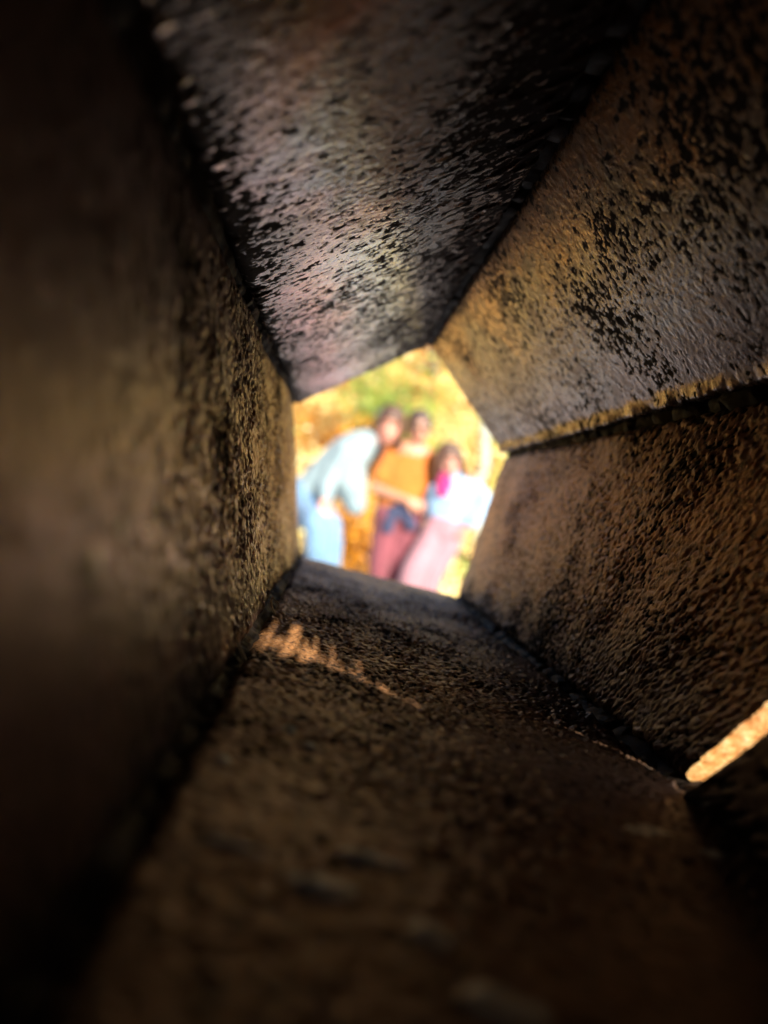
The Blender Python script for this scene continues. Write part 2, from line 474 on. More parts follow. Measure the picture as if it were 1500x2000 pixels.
def concrete():
    t = NT('concrete')
    co = t.coord()
    n = t.noise(co, 9, 8, .65); n2 = t.noise(co, 90, 4, .6)
    t.bump(n2, .4, .004)
    return t.set(color=t.ramp(n, [(.3, (.20, .185, .165)), (.7, (.36, .34, .31))]), rough=.9)
M_conc = concrete()
def box_mesh(name, size, bev=.006):
    bm = bmesh.new(); bmesh.ops.create_cube(bm, size=1)
    for v in bm.verts: v.co = Vector((v.co.x * size[0], v.co.y * size[1], v.co.z * size[2]))
    bmesh.ops.bevel(bm, geom=bm.edges[:], offset=bev, segments=2, affect='EDGES')
    me = bpy.data.meshes.new(name); bm.to_mesh(me); bm.free()
    return me
pl = empty('plinth', (.02, .18, 0), label='low concrete plinth under the steel tunnel', category='plinth')
o = link('shaft', box_mesh('shaft', (.22, .34, .74)), pl, M_conc); o.location = (0, 0, .37 - .01)
o = link('cap', box_mesh('cap', (.28, .40, .07)), pl, M_conc); o.location = (0, 0, .7615)

# ------------------------------------------------------------------ ground, slope, leaves
def gz(x, y):
    x = np.asarray(x, float); y = np.asarray(y, float)
    t = np.maximum(0, y - 8.6 - .25 * np.sin(x * .5))
    s = np.where(t < 2, t * t * .11, .44 * (t - 1))
    s = np.minimum(s, 14 + 0 * s)
    bump = .05 * np.sin(x * 1.3 + y * .7) * np.sin(y * 1.1 - x * .4) + .12 * np.sin(x * .31 + 1) * np.sin(y * .37)
    k = np.clip((np.hypot(x, y) - 8) / 4, 0, 1)
    return s + bump * k

def ground_mat():
    t = NT('leafy_ground')
    co = t.coord()
    n = t.noise(co, .6, 6, .65); m = t.noise(co, 16, 6, .7); f = t.noise(co, 60, 3, .6)
    c = t.ramp(m, [(.3, (.10, .05, .018)), (.45, (.34, .17, .035)), (.58, (.55, .30, .05)), (.72, (.62, .40, .10))])
    c = t.mix(t.mrange(n, .52, .62, 0, .75), c, (.10, .16, .028))
    t.bump(f, .8, .03)
    return t.set(color=c, rough=.8)
gx = np.concatenate([-np.geomspace(160, 8, 40), np.linspace(-7.6, 7.6, 90), np.geomspace(8, 160, 40)])
gy = np.concatenate([-np.geomspace(160, 6, 24), np.linspace(-5.5, 26, 150), np.geomspace(27, 220, 50)])
GX, GY = np.meshgrid(gx, gy, indexing='ij')
V = np.stack([GX, GY, gz(GX, GY)], -1).reshape(-1, 3)
idx = np.arange(len(V)).reshape(GX.shape)
F = np.stack([idx[:-1, :-1], idx[1:, :-1], idx[1:, 1:], idx[:-1, 1:]], -1).reshape(-1, 4)
link('ground', np_mesh('ground', V, F), None, ground_mat(), kind='structure')

def paving():
    t = NT('paving')
    co = t.coord()
    n = t.noise(co, 3, 6, .6); f = t.noise(co, 220, 3, .7)
    t.bump(f, .4, .004)
    c = t.ramp(n, [(.3, (.40, .375, .375)), (.7, (.54, .51, .515))])
    return t.set(color=t.mix(t.mrange(f, .4, .65, 0, .4), c, (.16, .14, .13)), rough=.8)
px_ = np.linspace(-1.5, 14, 60); py_ = np.linspace(-3.2, 7.0, 30)
PX, PY = np.meshgrid(px_, py_, indexing='ij')
edge = np.clip((PY - 6.0), 0, 1)
V = np.stack([PX + np.clip(-.3 - PX, 0, 1) * .25 * np.sin(PY * 1.9), PY + edge * .2 * np.sin(PX * 1.7), gz(PX, PY) + .006], -1).reshape(-1, 3)
idx = np.arange(len(V)).reshape(PX.shape)
F = np.stack([idx[:-1, :-1], idx[1:, :-1], idx[1:, 1:], idx[:-1, 1:]], -1).reshape(-1, 4)
link('path', np_mesh('path', V, F), None, paving(), kind='structure')

def leaf_mat(name, stops, trans=.35):
    t = NT(name)
    h = t.attr('hue')
    c = t.ramp(h, stops)
    t.set(color=c, rough=.36, spec=.6)
    tr = t.n('BsdfTranslucent'); t.l(c, tr.inputs[0])
    mx = t.n('MixShader'); mx.inputs[0].default_value = trans
    t.l(t.b.outputs[0], mx.inputs[1]); t.l(tr.outputs[0], mx.inputs[2]); t.l(mx.outputs[0], t.out.inputs[0])
    return t.m
GOLD = [(.0, (.05, .024, .010)), (.22, (.32, .14, .03)), (.42, (.66, .38, .09)), (.62, (.86, .70, .34)), (.82, (.62, .64, .22)), (1.0, (.16, .29, .04))]
YELLOW = [(.0, (.40, .18, .025)), (.35, (.80, .55, .16)), (.7, (.92, .84, .50)), (1.0, (.50, .60, .16))]
GREEN = [(.0, (.07, .15, .02)), (.4, (.20, .36, .05)), (.75, (.48, .58, .12)), (1.0, (.80, .68, .18))]
AMBER = [(.0, (.18, .07, .012)), (.4, (.46, .19, .02)), (.75, (.70, .34, .03)), (1.0, (.80, .52, .07))]
M_litter = leaf_mat('fallen_leaves', GOLD, .15)
M_yellow = leaf_mat('yellow_leaves', YELLOW)
M_green = leaf_mat('green_gold_leaves', GREEN)
M_amber = leaf_mat('amber_leaves', AMBER)

def leaves(P, size, rng, flat=0.0, hue=None):
    """one folded diamond leaf at each point"""
    n = len(P)
    a = rng.standard_normal((n, 3)); a[:, 2] *= (1 - flat); a /= np.linalg.norm(a, axis=1, keepdims=True)
    b = rng.standard_normal((n, 3)); b[:, 2] *= (1 - flat)
    b -= a * (a * b).sum(1, keepdims=True); b /= np.linalg.norm(b, axis=1, keepdims=True)
    c = np.cross(a, b)
    s = (size * rng.uniform(.6, 1.3, n))[:, None]
    s = s * np.where(rng.uniform(0, 1, (n, 1)) < .06, 2.0, 1.0)
    tip, tail = P + a * s * .6, P - a * s * .5
    l, r = P + b * s * .33 + c * s * .10, P - b * s * .33 + c * s * .10
    V = np.stack([tip, l, tail, r], 1).reshape(-1, 3)
    k = np.arange(n)[:, None] * 4
    F = np.concatenate([k + np.array([[0, 1, 2]]), k + np.array([[0, 2, 3]])])
    hue = rng.uniform(0, 1, n) if hue is None else hue
    return V, F, np.repeat(np.clip(hue, 0, 1), 4)

rng = np.random.default_rng(5)
n = 58000
lx = rng.normal(.4, 3.4, n); ly = 6.6 + 17 * rng.uniform(0, 1, n) ** .9
lx[52000:] = -1.7 - 3.5 * rng.uniform(0, 1, 6000); ly[52000:] = -.5 + 7.5 * rng.uniform(0, 1, 6000)
P = np.stack([lx, ly, gz(lx, ly) + .015 + .03 * rng.uniform(0, 1, n)], -1)
hue = .50 + .16 * rng.standard_normal(n) + .22 * np.sin(lx * 2.1 + ly * .9) * np.sin(ly * 1.9 - lx) + .28 * np.sin(lx * .9 + ly * .6) * np.sin(ly * .8)
V, F, H = leaves(P, .085, rng, .55, hue)
link('leaf_litter', np_mesh('leaf_litter', V, F, False, {'hue': H}), None, M_litter, kind='stuff', label='golden fallen leaves covering the ground and slope', category='leaves')

def bark(name, a, b, bands=False):
    t = NT(name)
    co = t.coord()
    mp = t.n('Mapping'); mp.inputs['Scale'].default_value = (1, 1, 6) if bands else (4, 4, .6)
    t.l(co, mp.inputs[0])
    n = t.noise(mp.outputs[0], 6 if bands else 10, 5, .6)
    t.bump(n, .5, .01)
    return t.set(color=t.ramp(n, [(.36, b), (.46, a)] if bands else [(.3, b), (.7, a)]), rough=.85)
M_bark = bark('brown_bark', (.16, .11, .075), (.05, .034, .024))
M_birch = bark('birch_bark', (.34, .36, .31), (.08, .07, .06), True)

def branch(p0, p1, r0, r1, rng, wig=.05, m=9):
    p0, p1 = np.array(p0, float), np.array(p1, float)
    t = np.linspace(0, 1, m)[:, None]
    L = np.linalg.norm(p1 - p0)
    off = np.cumsum(rng.standard_normal((m, 3)) * wig * L / m, 0); off[0] = 0
    pts = p0 + (p1 - p0) * t + off
    V, F, a, b = tube_np(pts, r0 + (r1 - r0) * t[:, 0], 8, .03, int(rng.integers(1e6)))
    return pts, (V, [F, a, b])

def tree(name, x, y, height, trunk_r, crown_r, crown_h0, mat, barkm, seed, label, cat, nleaf, lsize, nlimb=9, lean=(0, 0), group=None):
    rng = np.random.default_rng(seed)
    z0 = float(gz(x, y)) - .05
    root = empty(name, (x, y, z0), label=label, category=cat)
    if group: root['group'] = group
    pts, ch = branch((0, 0, 0), (lean[0], lean[1], height * .95), trunk_r, trunk_r * .25, rng, .12, 14)
    chunks = [ch]; P = []
    for i in range(nlimb):
        f = crown_h0 / height + (1 - crown_h0 / height) * (i + .3) / nlimb * .95
        base = pts[min(int(f * 13), 13)]
        a = i * 2.4 + rng.uniform(-.5, .5)
        env = math.sin(math.pi * min(.95, .22 + .75 * (f - crown_h0 / height) / (1 - crown_h0 / height + 1e-6)))
        r = crown_r * env * rng.uniform(.7, 1.15)
        tip = base + np.array([math.cos(a) * r, math.sin(a) * r, r * rng.uniform(.2, .8)])
        lp, lc = branch(base, tip, trunk_r * .35, trunk_r * .08, rng, .25, 7)
        chunks.append(lc)
        k = nleaf // nlimb
        for q in range(5):
            c = lp[2 + q] if 2 + q < 7 else lp[-1]
            P.append(c + rng.standard_normal((k // 5, 3)) * crown_r * np.array([.26, .26, .2]) * rng.uniform(.6, 1.2))
    link('trunk', poly_mesh('trunk', chunks), root, barkm)
    P = np.concatenate(P)
    hue = .5 + .2 * rng.standard_normal(len(P)) + .25 * np.sin(P[:, 0] * 3 / crown_r) * np.sin(P[:, 2] * 4 / crown_r + seed)
    V, F, H = leaves(P, lsize, rng, .1, hue)
    link('crown', np_mesh('crown', V, F, False, {'hue': H}), root, mat)
    return root

def shrub(name, x, y, h, r, mat, seed, label, nleaf=1800, lsize=.07, nst=9):
    rng = np.random.default_rng(seed)
    z0 = float(gz(x, y)) - .03
    root = empty(name, (x, y, z0), label=label, category='shrub', group='autumn shrubs on the slope')
    chunks, P = [], []
    for i in range(nst):
        a = rng.uniform(0, 6.28); q = r * rng.uniform(.2, .9)
        lp, lc = branch((rng.normal(0, .05), rng.normal(0, .05), 0), (math.cos(a) * q, math.sin(a) * q, h * rng.uniform(.6, 1)), .018, .004, rng, .2, 8)
        chunks.append(lc)
        for j in range(2, 8):
            P.append(lp[j] + rng.standard_normal((nleaf // nst // 6, 3)) * r * .17)
    link('stem', poly_mesh('stem', chunks), root, M_bark)
    P = np.concatenate(P); P[:, 2] = np.maximum(P[:, 2], .03)
    hue = .5 + .2 * rng.standard_normal(len(P)) + .2 * np.sin(P[:, 0] * 5 + seed) * np.sin(P[:, 2] * 5)
    V, F, H = leaves(P, lsize, rng, .1, hue)
    link('foliage', np_mesh('foliage', V, F, False, {'hue': H}), root, mat)

def wx(px, y): return (px - 750) / FPX * y
tree('birch_tree', wx(924, 10.2), 10.2, 6.5, .075, 1.6, 2.9, M_yellow, M_birch, 3, 'slim pale birch trunk rising behind the child', 'tree', 2600, .075, 9)
shrub('shrub', wx(590, 10), 10.0, 1.3, .75, M_yellow, 21, 'low yellow shrub behind the bending person at far left')
shrub('shrub', wx(690, 9.2), 9.2, .95, .5, M_amber, 22, 'small amber shrub showing between bending person and maroon trousers')
shrub('shrub', wx(800, 13.5), 13.5, 1.7, 1.0, M_green, 23, 'green and gold shrub above the head with dark glasses')
shrub('shrub', wx(735, 14.5), 14.5, 1.6, 1.0, M_green, 24, 'green shrub above the bending person, left of the taller green one')
shrub('shrub', wx(900, 11.5), 11.5, 1.9, .8, M_yellow, 25, 'bright yellow shrub right above the child')
shrub('shrub', wx(960, 12.0), 12.0, 1.5, .7, M_green, 26, 'greenish shrub at the right rim of the opening')
shrub('shrub', wx(640, 12.5), 12.5, 1.2, .8, M_amber, 27, 'amber brown shrub over the back of the bending person')
tree('maple_tree', wx(850, 19), 19.0, 7.5, .13, 2.4, 1.5, M_yellow, M_bark, 31, 'golden maple behind everyone at the top of the opening', 'tree', 5200, .11, 13)
tree('maple_tree', wx(640, 18), 18.0, 7.0, .12, 2.3, 1.6, M_amber, M_bark, 32, 'amber maple behind everyone at upper left of the opening', 'tree', 5000, .11, 13)

# ------------------------------------------------------------------ people
def fabric(name, a, b, scale=40, rough=.85):
    t = NT(name)
    co = t.coord()
    n = t.noise(co, 7, 4, .6, .6); w = t.noise(co, scale * 12, 2, .5)
    t.bump(n, .5, .02)
    c = t.mix(t.mrange(n, .3, .7, 0, 1), a, b)
    c = t.mix(t.mrange(w, .4, .6, 0, .15), c, tuple(x * .6 for x in a))
    return t.set(color=c, rough=rough, sheen=.15)
def skin(name, a):
    t = NT(name)
    n = t.noise(t.coord(), 30, 4, .6)
    return t.set(color=t.mix(n, a, tuple(min(1, x * 1.12) for x in a)), rough=.5, sss=.08)
M_skinA = skin('skin_fair', (.42, .19, .135)); M_skinB = skin('skin_tan', (.34, .16, .10)); M_skinC = skin('skin_light', (.40, .19, .14))
def hairm(name, a, b):
    t = NT(name)
    mp = t.n('Mapping'); mp.inputs['Scale'].default_value = (60, 60, 8)
    t.l(t.coord(), mp.inputs[0]); n = t.noise(mp.outputs[0], 3, 4, .6)
    t.bump(n, .6, .004)
    return t.set(color=t.mix(n, a, b), rough=.45)
M_hairA = hairm('hair_brown', (.035, .015, .009), (.08, .036, .02)); M_hairB = hairm('hair_dark', (.02, .012, .010), (.06, .03, .02))
M_hairC = hairm('hair_dark_brown', (.035, .016, .010), (.09, .04, .022))
M_pale = fabric('pale_blue_shirt', (.20, .27, .295), (.13, .19, .22)); M_jeans = fabric('blue_jeans', (.08, .165, .28), (.12, .22, .35))
M_orange = fabric('orange_tee', (.38, .105, .006), (.32, .085, .005)); M_maroon = fabric('maroon_trousers', (.12, .024, .036), (.16, .036, .05))
M_navy = fabric('navy_jacket', (.012, .017, .05), (.02, .028, .07)); M_sky = fabric('sky_blue_sweater', (.15, .255, .39), (.19, .30, .43))
M_pink = fabric('pink_trousers', (.24, .11, .135), (.29, .145, .17)); M_magenta = fabric('magenta_scarf', (.36, .006, .115), (.30, .005, .09))
M_shoe = fabric('dark_shoes', (.05, .045, .045), (.09, .08, .08))
def plain(name, c, rough=.3):
    t = NT(name); n = t.noise(t.coord(), 80, 2)
    return t.set(color=t.mix(n, c, tuple(x * .8 for x in c)), rough=rough)
M_lens = plain('dark_lens', (.012, .012, .014), .12); M_eye = plain('eye_dark', (.03, .018, .012), .2); M_lip = plain('lips', (.45, .14, .13), .4)

def limb(pts, rad, side=(1, 0, 0), seg=14, sub=4):
    """elliptical tapered tube; rad: list of r or (r_side, r_depth)"""
    pts = np.asarray(pts, float); rad = np.array([(r, r) if np.isscalar(r) else r for r in rad], float)
    m = len(pts)
    if m > 2 or sub > 1:
        t = np.linspace(0, m - 1, (m - 1) * sub + 1)
        def cr(A):
            i = np.clip(t.astype(int), 0, m - 2); f = (t - i)[:, None]
            p0, p1, p2, p3 = A[np.maximum(i - 1, 0)], A[i], A[i + 1], A[np.minimum(i + 2, m - 1)]
            return .5 * (2 * p1 + (p2 - p0) * f + (2 * p0 - 5 * p1 + 4 * p2 - p3) * f ** 2 + (3 * p1 - p0 - 3 * p2 + p3) * f ** 3)
        pts, rad = cr(pts), np.maximum(cr(rad), .003)
    T = np.gradient(pts, axis=0); T /= np.linalg.norm(T, axis=1, keepdims=True)
    sd = np.asarray(side, float)
    N1 = sd - T * (T @ sd)[:, None]; N1 /= np.linalg.norm(N1, axis=1, keepdims=True) + 1e-9
    N2 = np.cross(T, N1)
    # round caps
    def cap(p, r, n1, n2, d):
        out = []
        for a in (.0, .45, .8):
            pass
        return out
    P, A, B, X, Y = [], [], [], [], []
    def add(p, ra, rb, n1, n2): P.append(p); A.append(ra); B.append(rb); X.append(n1); Y.append(n2)
    for a in (75, 45, 20):
        k = math.cos(R(a)); add(pts[0] - T[0] * min(rad[0]) * math.sin(R(a)), rad[0][0] * k, rad[0][1] * k, N1[0], N2[0])
    for i in range(len(pts)): add(pts[i], rad[i][0], rad[i][1], N1[i], N2[i])
    for a in (20, 45, 75):
        k = math.cos(R(a)); add(pts[-1] + T[-1] * min(rad[-1]) * math.sin(R(a)), rad[-1][0] * k, rad[-1][1] * k, N1[-1], N2[-1])
    P, A, B, X, Y = map(np.array, (P, A, B, X, Y))
    th = np.linspace(0, 2 * math.pi, seg, endpoint=False)
    V = P[:, None] + A[:, None, None] * np.cos(th)[None, :, None] * X[:, None] + B[:, None, None] * np.sin(th)[None, :, None] * Y[:, None]
    mm = len(P); idx = np.arange(mm * seg).reshape(mm, seg)
    F = np.stack([idx[:-1], np.roll(idx[:-1], -1, 1), np.roll(idx[1:], -1, 1), idx[1:]], -1).reshape(-1, 4)
    return V.reshape(-1, 3), [F, [idx[0][::-1].tolist()], [idx[-1].tolist()]]

def ell(c, r, M=None, seg=20, rings=12):
    th = np.linspace(0, 2 * math.pi, seg, endpoint=False); ph = np.linspace(-math.pi / 2, math.pi / 2, rings + 1)[1:-1]
    V = np.stack([np.cos(ph)[:, None] * np.cos(th), np.cos(ph)[:, None] * np.sin(th), np.sin(ph)[:, None] + 0 * th], -1)
    V = V * np.array(r)
    k = V.shape[0]
    V = V.reshape(-1, 3)
    V = np.concatenate([V, [[0, 0, -r[2]], [0, 0, r[2]]]]) + np.array(c)
    if M is not None: V = V @ np.array(M[0]).T + np.array(M[1])
    idx = np.arange(k * seg).reshape(k, seg)
    F = np.stack([idx[:-1], np.roll(idx[:-1], -1, 1), np.roll(idx[1:], -1, 1), idx[1:]], -1).reshape(-1, 4)
    b, t = k * seg, k * seg + 1
    return V, [F, np.stack([np.roll(idx[0], -1), idx[0], np.full(seg, b)], -1), np.stack([idx[-1], np.roll(idx[-1], -1), np.full(seg, t)], -1)]

FOLD = bpy.data.textures.new('cloth_folds', 'CLOUDS')
FOLD.noise_scale = .11; FOLD.noise_depth = 2
def fused(name, chunks, parent, mat, voxel=.007, smooth=4, label=None, fold=0.0):
    me = poly_mesh(name, chunks)
    o = link(name, me, parent, mat)
    o.matrix_parent_inverse = Matrix.Translation(-parent.location)
    m = o.modifiers.new('fuse', 'REMESH'); m.mode = 'VOXEL'; m.voxel_size = voxel; m.use_smooth_shade = True
    if smooth:
        s = o.modifiers.new('soften', 'SMOOTH'); s.factor = .5; s.iterations = smooth
    if fold:
        dm = o.modifiers.new('folds', 'DISPLACE'); dm.texture = FOLD; dm.texture_coords = 'LOCAL'; dm.strength = fold; dm.mid_level = .5
    if label: o['label'] = label
    return o

def hand(wrist, d, nrm, thumb_side, curl=.5, sc=1.0):
    """palm and five fingers.  d: pointing direction, nrm: palm normal (fingers curl towards it)"""
    wrist = np.array(wrist, float); d = np.array(d, float); d /= np.linalg.norm(d)
    nrm = np.array(nrm, float); nrm -= d * (d @ nrm); nrm /= np.linalg.norm(nrm)
    sd = np.cross(d, nrm) * thumb_side
    ch = [limb([wrist - d * .02, wrist + d * .03 * sc, wrist + d * .085 * sc], [(.026 * sc, .020 * sc), (.036 * sc, .017 * sc), (.041 * sc, .014 * sc)], sd, 14, 3)]
    for k, (off, L) in enumerate(((.030, .070), (.010, .078), (-.010, .073), (-.030, .058))):
        p = wrist + (d * .080 + sd * off) * sc; pts = [p - d * .01]; a = 0.0
        for seg in (.42, .32, .26):
            a += curl * (.9 if seg == .42 else 1.0)
            p = p + (d * math.cos(a) + nrm * math.sin(a)) * L * seg * sc + sd * off * .05
            pts.append(p)
        ch.append(limb(pts, [.0095 * sc, .009 * sc, .0085 * sc, .0075 * sc], sd, 10, 2))
    p = wrist + (d * .022 + sd * .030) * sc
    ch.append(limb([p, p + (d * .028 + sd * .026 + nrm * .008) * sc, p + (d * .058 + sd * .034 + nrm * .022) * sc], [.013 * sc, .0105 * sc, .009 * sc], nrm, 10, 3))
    return ch

def rotm(yaw=0, pitch=0, roll=0):
    return np.array((Matrix.Rotation(R(yaw), 3, 'Z') @ Matrix.Rotation(R(pitch), 3, 'X') @ Matrix.Rotation(R(roll), 3, 'Y')))
def head(c, sc, Rm):
    M = (Rm * sc, np.array(c, float))
    tr = lambda p: np.array(p) @ M[0].T + M[1]
    ch = [ell((0, .012, .028), (.075, .094, .092), M), ell((0, -.018, -.035), (.060, .072, .083), M), ell((0, -.045, -.085), (.032, .036, .030), M),
          ell((-.076, .012, -.012), (.010, .020, .030), M), ell((.076, .012, -.012), (.010, .020, .030), M),
          ell((0, -.072, .022), (.055, .02, .014), M), ell((-.035, -.062, -.038), (.024, .020, .022), M), ell((.035, -.062, -.038), (.024, .020, .022), M)]
    ch.append(limb([tr((0, -.082, .008)), tr((0, -.098, -.016)), tr((0, -.106, -.036))], [.008 * sc, .011 * sc, .015 * sc], M[0][:, 0], 10, 3))
    return ch, tr, M
def face_bits(parent, tr, M, sc, eyes=True):
    bits = []
    if eyes:
        for s in (-1, 1):
            bits.append(fused('eye', [ell((s * .031, -.080, -.004), (.013, .008, .008), M)], parent, M_eye, .003 * sc, 1))
            bits.append(fused('eyebrow', [limb([tr((s * .014, -.090, .020)), tr((s * .032, -.089, .026)), tr((s * .05, -.076, .020))], [.004, .005, .003], (0, 0, 1), 8, 2)], parent, M_hairC, .003, 1))
    bits.append(fused('mouth', [limb([tr((-.024, -.083, -.066)), tr((0, -.0935, -.070)), tr((.024, -.083, -.066))], [.005, .0085, .005], (0, 0, 1), 8, 3)], parent, M_lip, .003, 1))

YP = 6.0
def zp(zx, zy, y=YP):
    """a point of the enlarged middle of the photograph, at depth y"""
    px, py = 520 + zx / 2.885, 640 + zy / 2.885
    return np.array([(px - 750) / FPX * y, y, CAM[2] - (py - 1000) / FPX * y])
def P3(x, y, z): return np.array([x, y, z], float)

# --- middle person: orange T-shirt, maroon trousers, dark glasses
def person_orange():
    root = empty('person', (.08, YP, 0), label='person standing in the middle in an orange T-shirt, maroon trousers and dark glasses', category='person')
    hc = zp(862, 568, 5.97); Rm = rotm(6, 4, 5)
    hd, tr, M = head(hc, 1.15, Rm)
    sh_l, sh_r = zp(705, 712), zp(922, 740)
    chest = zp(800, 830); waist = zp(775, 940); hip = zp(752, 1040)
    elb = zp(612, 905, 5.93); wr = zp(800, 975, 5.80); hnd = zp(880, 1012, 5.80)
    e2 = P3(.60, 6.20, 1.15); w2 = zp(1150, 835, 6.06)
    neck0 = zp(825, 690, 6.0)
    f1, f2 = P3(-.045, 5.98, .0), P3(.10, 6.06, .0)
    k1, k2 = P3(-.04, 5.95, .46), P3(.105, 6.0, .46)
    h1, h2 = hip + P3(-.085, 0, -.03), hip + P3(.085, 0, -.03)
    torso = [limb([neck0 + P3(0, 0, -.01), chest, waist, hip], [(.15, .09), (.155, .10), (.135, .095), (.155, .105)])]
    body = hd + torso
    body.append(limb([neck0 + P3(-.005, .01, -.04), hc + P3(0, .015, -.07)], [.058, .052]))
    body.append(limb([sh_l, elb + P3(.0, .02, .0)], [.052, .042])); body.append(limb([elb, (elb + wr) / 2, wr], [.042, .038, .027]))
    body.append(limb([sh_r, e2], [.052, .042])); body.append(limb([e2, w2], [.040, .028]))
    body += hand(wr, hnd - wr, (.3, 1, -.2), -1, .35)
    body += hand(w2, P3(-.05, -.35, -.85), (-.3, .9, -.2), 1, .35, .95)
    for h, k, f in ((h1, k1, f1), (h2, k2, f2)):
        body.append(limb([h, k, f + P3(0, .02, .09)], [.078, .052, .036]))
        body.append(limb([f + P3(0, .05, .045), f + P3(0, -.14, .03)], [(.04, .04), (.042, .024)]))
    fused('body', body, root, M_skinB, .0055, 3)
    shirt = [limb([neck0 + P3(0, 0, -.055), chest, waist, hip + P3(0, 0, .05)], [(.15, .095), (.205, .118), (.20, .118), (.205, .130)], (1, 0, 0), 24),
             limb([neck0 + P3(-.10, .0, -.03), sh_l + P3(-.005, 0, -.01)], [.055, .066]), limb([neck0 + P3(.09, 0, -.03), sh_r], [.055, .064]),
             limb([sh_l, sh_l * .35 + elb * .65], [.068, .074]), limb([sh_r, sh_r * .45 + e2 * .55], [.066, .068])]
    fused('t_shirt', shirt, root, M_orange, .008, 5, fold=.020)
    tr_ = [limb([hip + P3(0, 0, .06), hip + P3(0, 0, -.05)], [(.165, .115), (.18, .125)], (1, 0, 0), 24)]
    for h, k, f in ((h1, k1, f1), (h2, k2, f2)):
        tr_.append(limb([h + P3(0, 0, .02), h * .5 + k * .5, k, f + P3(0, .02, .10)], [.118, .104, .078, .064]))
    fused('trousers', tr_, root, M_maroon, .008, 5, fold=.020)
    navy = [limb([hip + P3(0, 0, .045), hip + P3(0, 0, .0)], [(.187, .134), (.197, .140)], (1, 0, 0), 24),
            ell(hip + P3(-.01, -.135, .015), (.045, .025, .035)),
            limb([hip + P3(-.02, -.140, .01), hip + P3(-.075, -.150, -.06), hip + P3(-.10, -.14, -.15)], [(.03, .016), (.045, .016), (.045, .014)]),
            limb([hip + P3(.0, -.140, .01), hip + P3(.065, -.150, -.05), hip + P3(.095, -.14, -.13)], [(.03, .016), (.045, .016), (.045, .014)]),
            limb([hip + P3(-.13, .11, 0), hip + P3(-.16, .11, -.2), hip + P3(-.14, .10, -.42)], [(.05, .03), (.065, .035), (.05, .025)]),
            limb([hip + P3(.13, .11, 0), hip + P3(.12, .12, -.2), hip + P3(.1, .12, -.40)], [(.05, .03), (.065, .035), (.05, .025)])]
    fused('tied_jacket', navy, root, M_navy, .008, 4)
    hair = [ell((0, .020, .050), (.086, .100, .086), M), ell((0, .05, -.005), (.080, .07, .085), M), ell((0, .11, .01), (.04, .04, .05), M)]
    fused('hair', hair, root, M_hairB, .006, 2)
    g = []
    for s in (-1, 1):
        g.append(ell((s * .034, -.092, .004), (.031, .010, .024), M))
        g.append(limb([tr((s * .062, -.086, .008)), tr((s * .082, .02, .006))], [.004, .004], (0, 0, 1), 8, 1))
    g.append(limb([tr((-.02, -.098, .01)), tr((.02, -.098, .01))], [.005, .005], (0, 0, 1), 8, 1))
    fused('sunglasses', g, root, M_lens, .0035, 1)
    face_bits(root, tr, M, 1.0, False)
    for f in (f1, f2):
        fused('shoe', [limb([f + P3(0, .06, .05), f + P3(0, -.03, .05), f + P3(0, -.15, .036)], [(.042, .048), (.046, .048), (.046, .034)])], root, M_shoe, .008, 2)
person_orange()

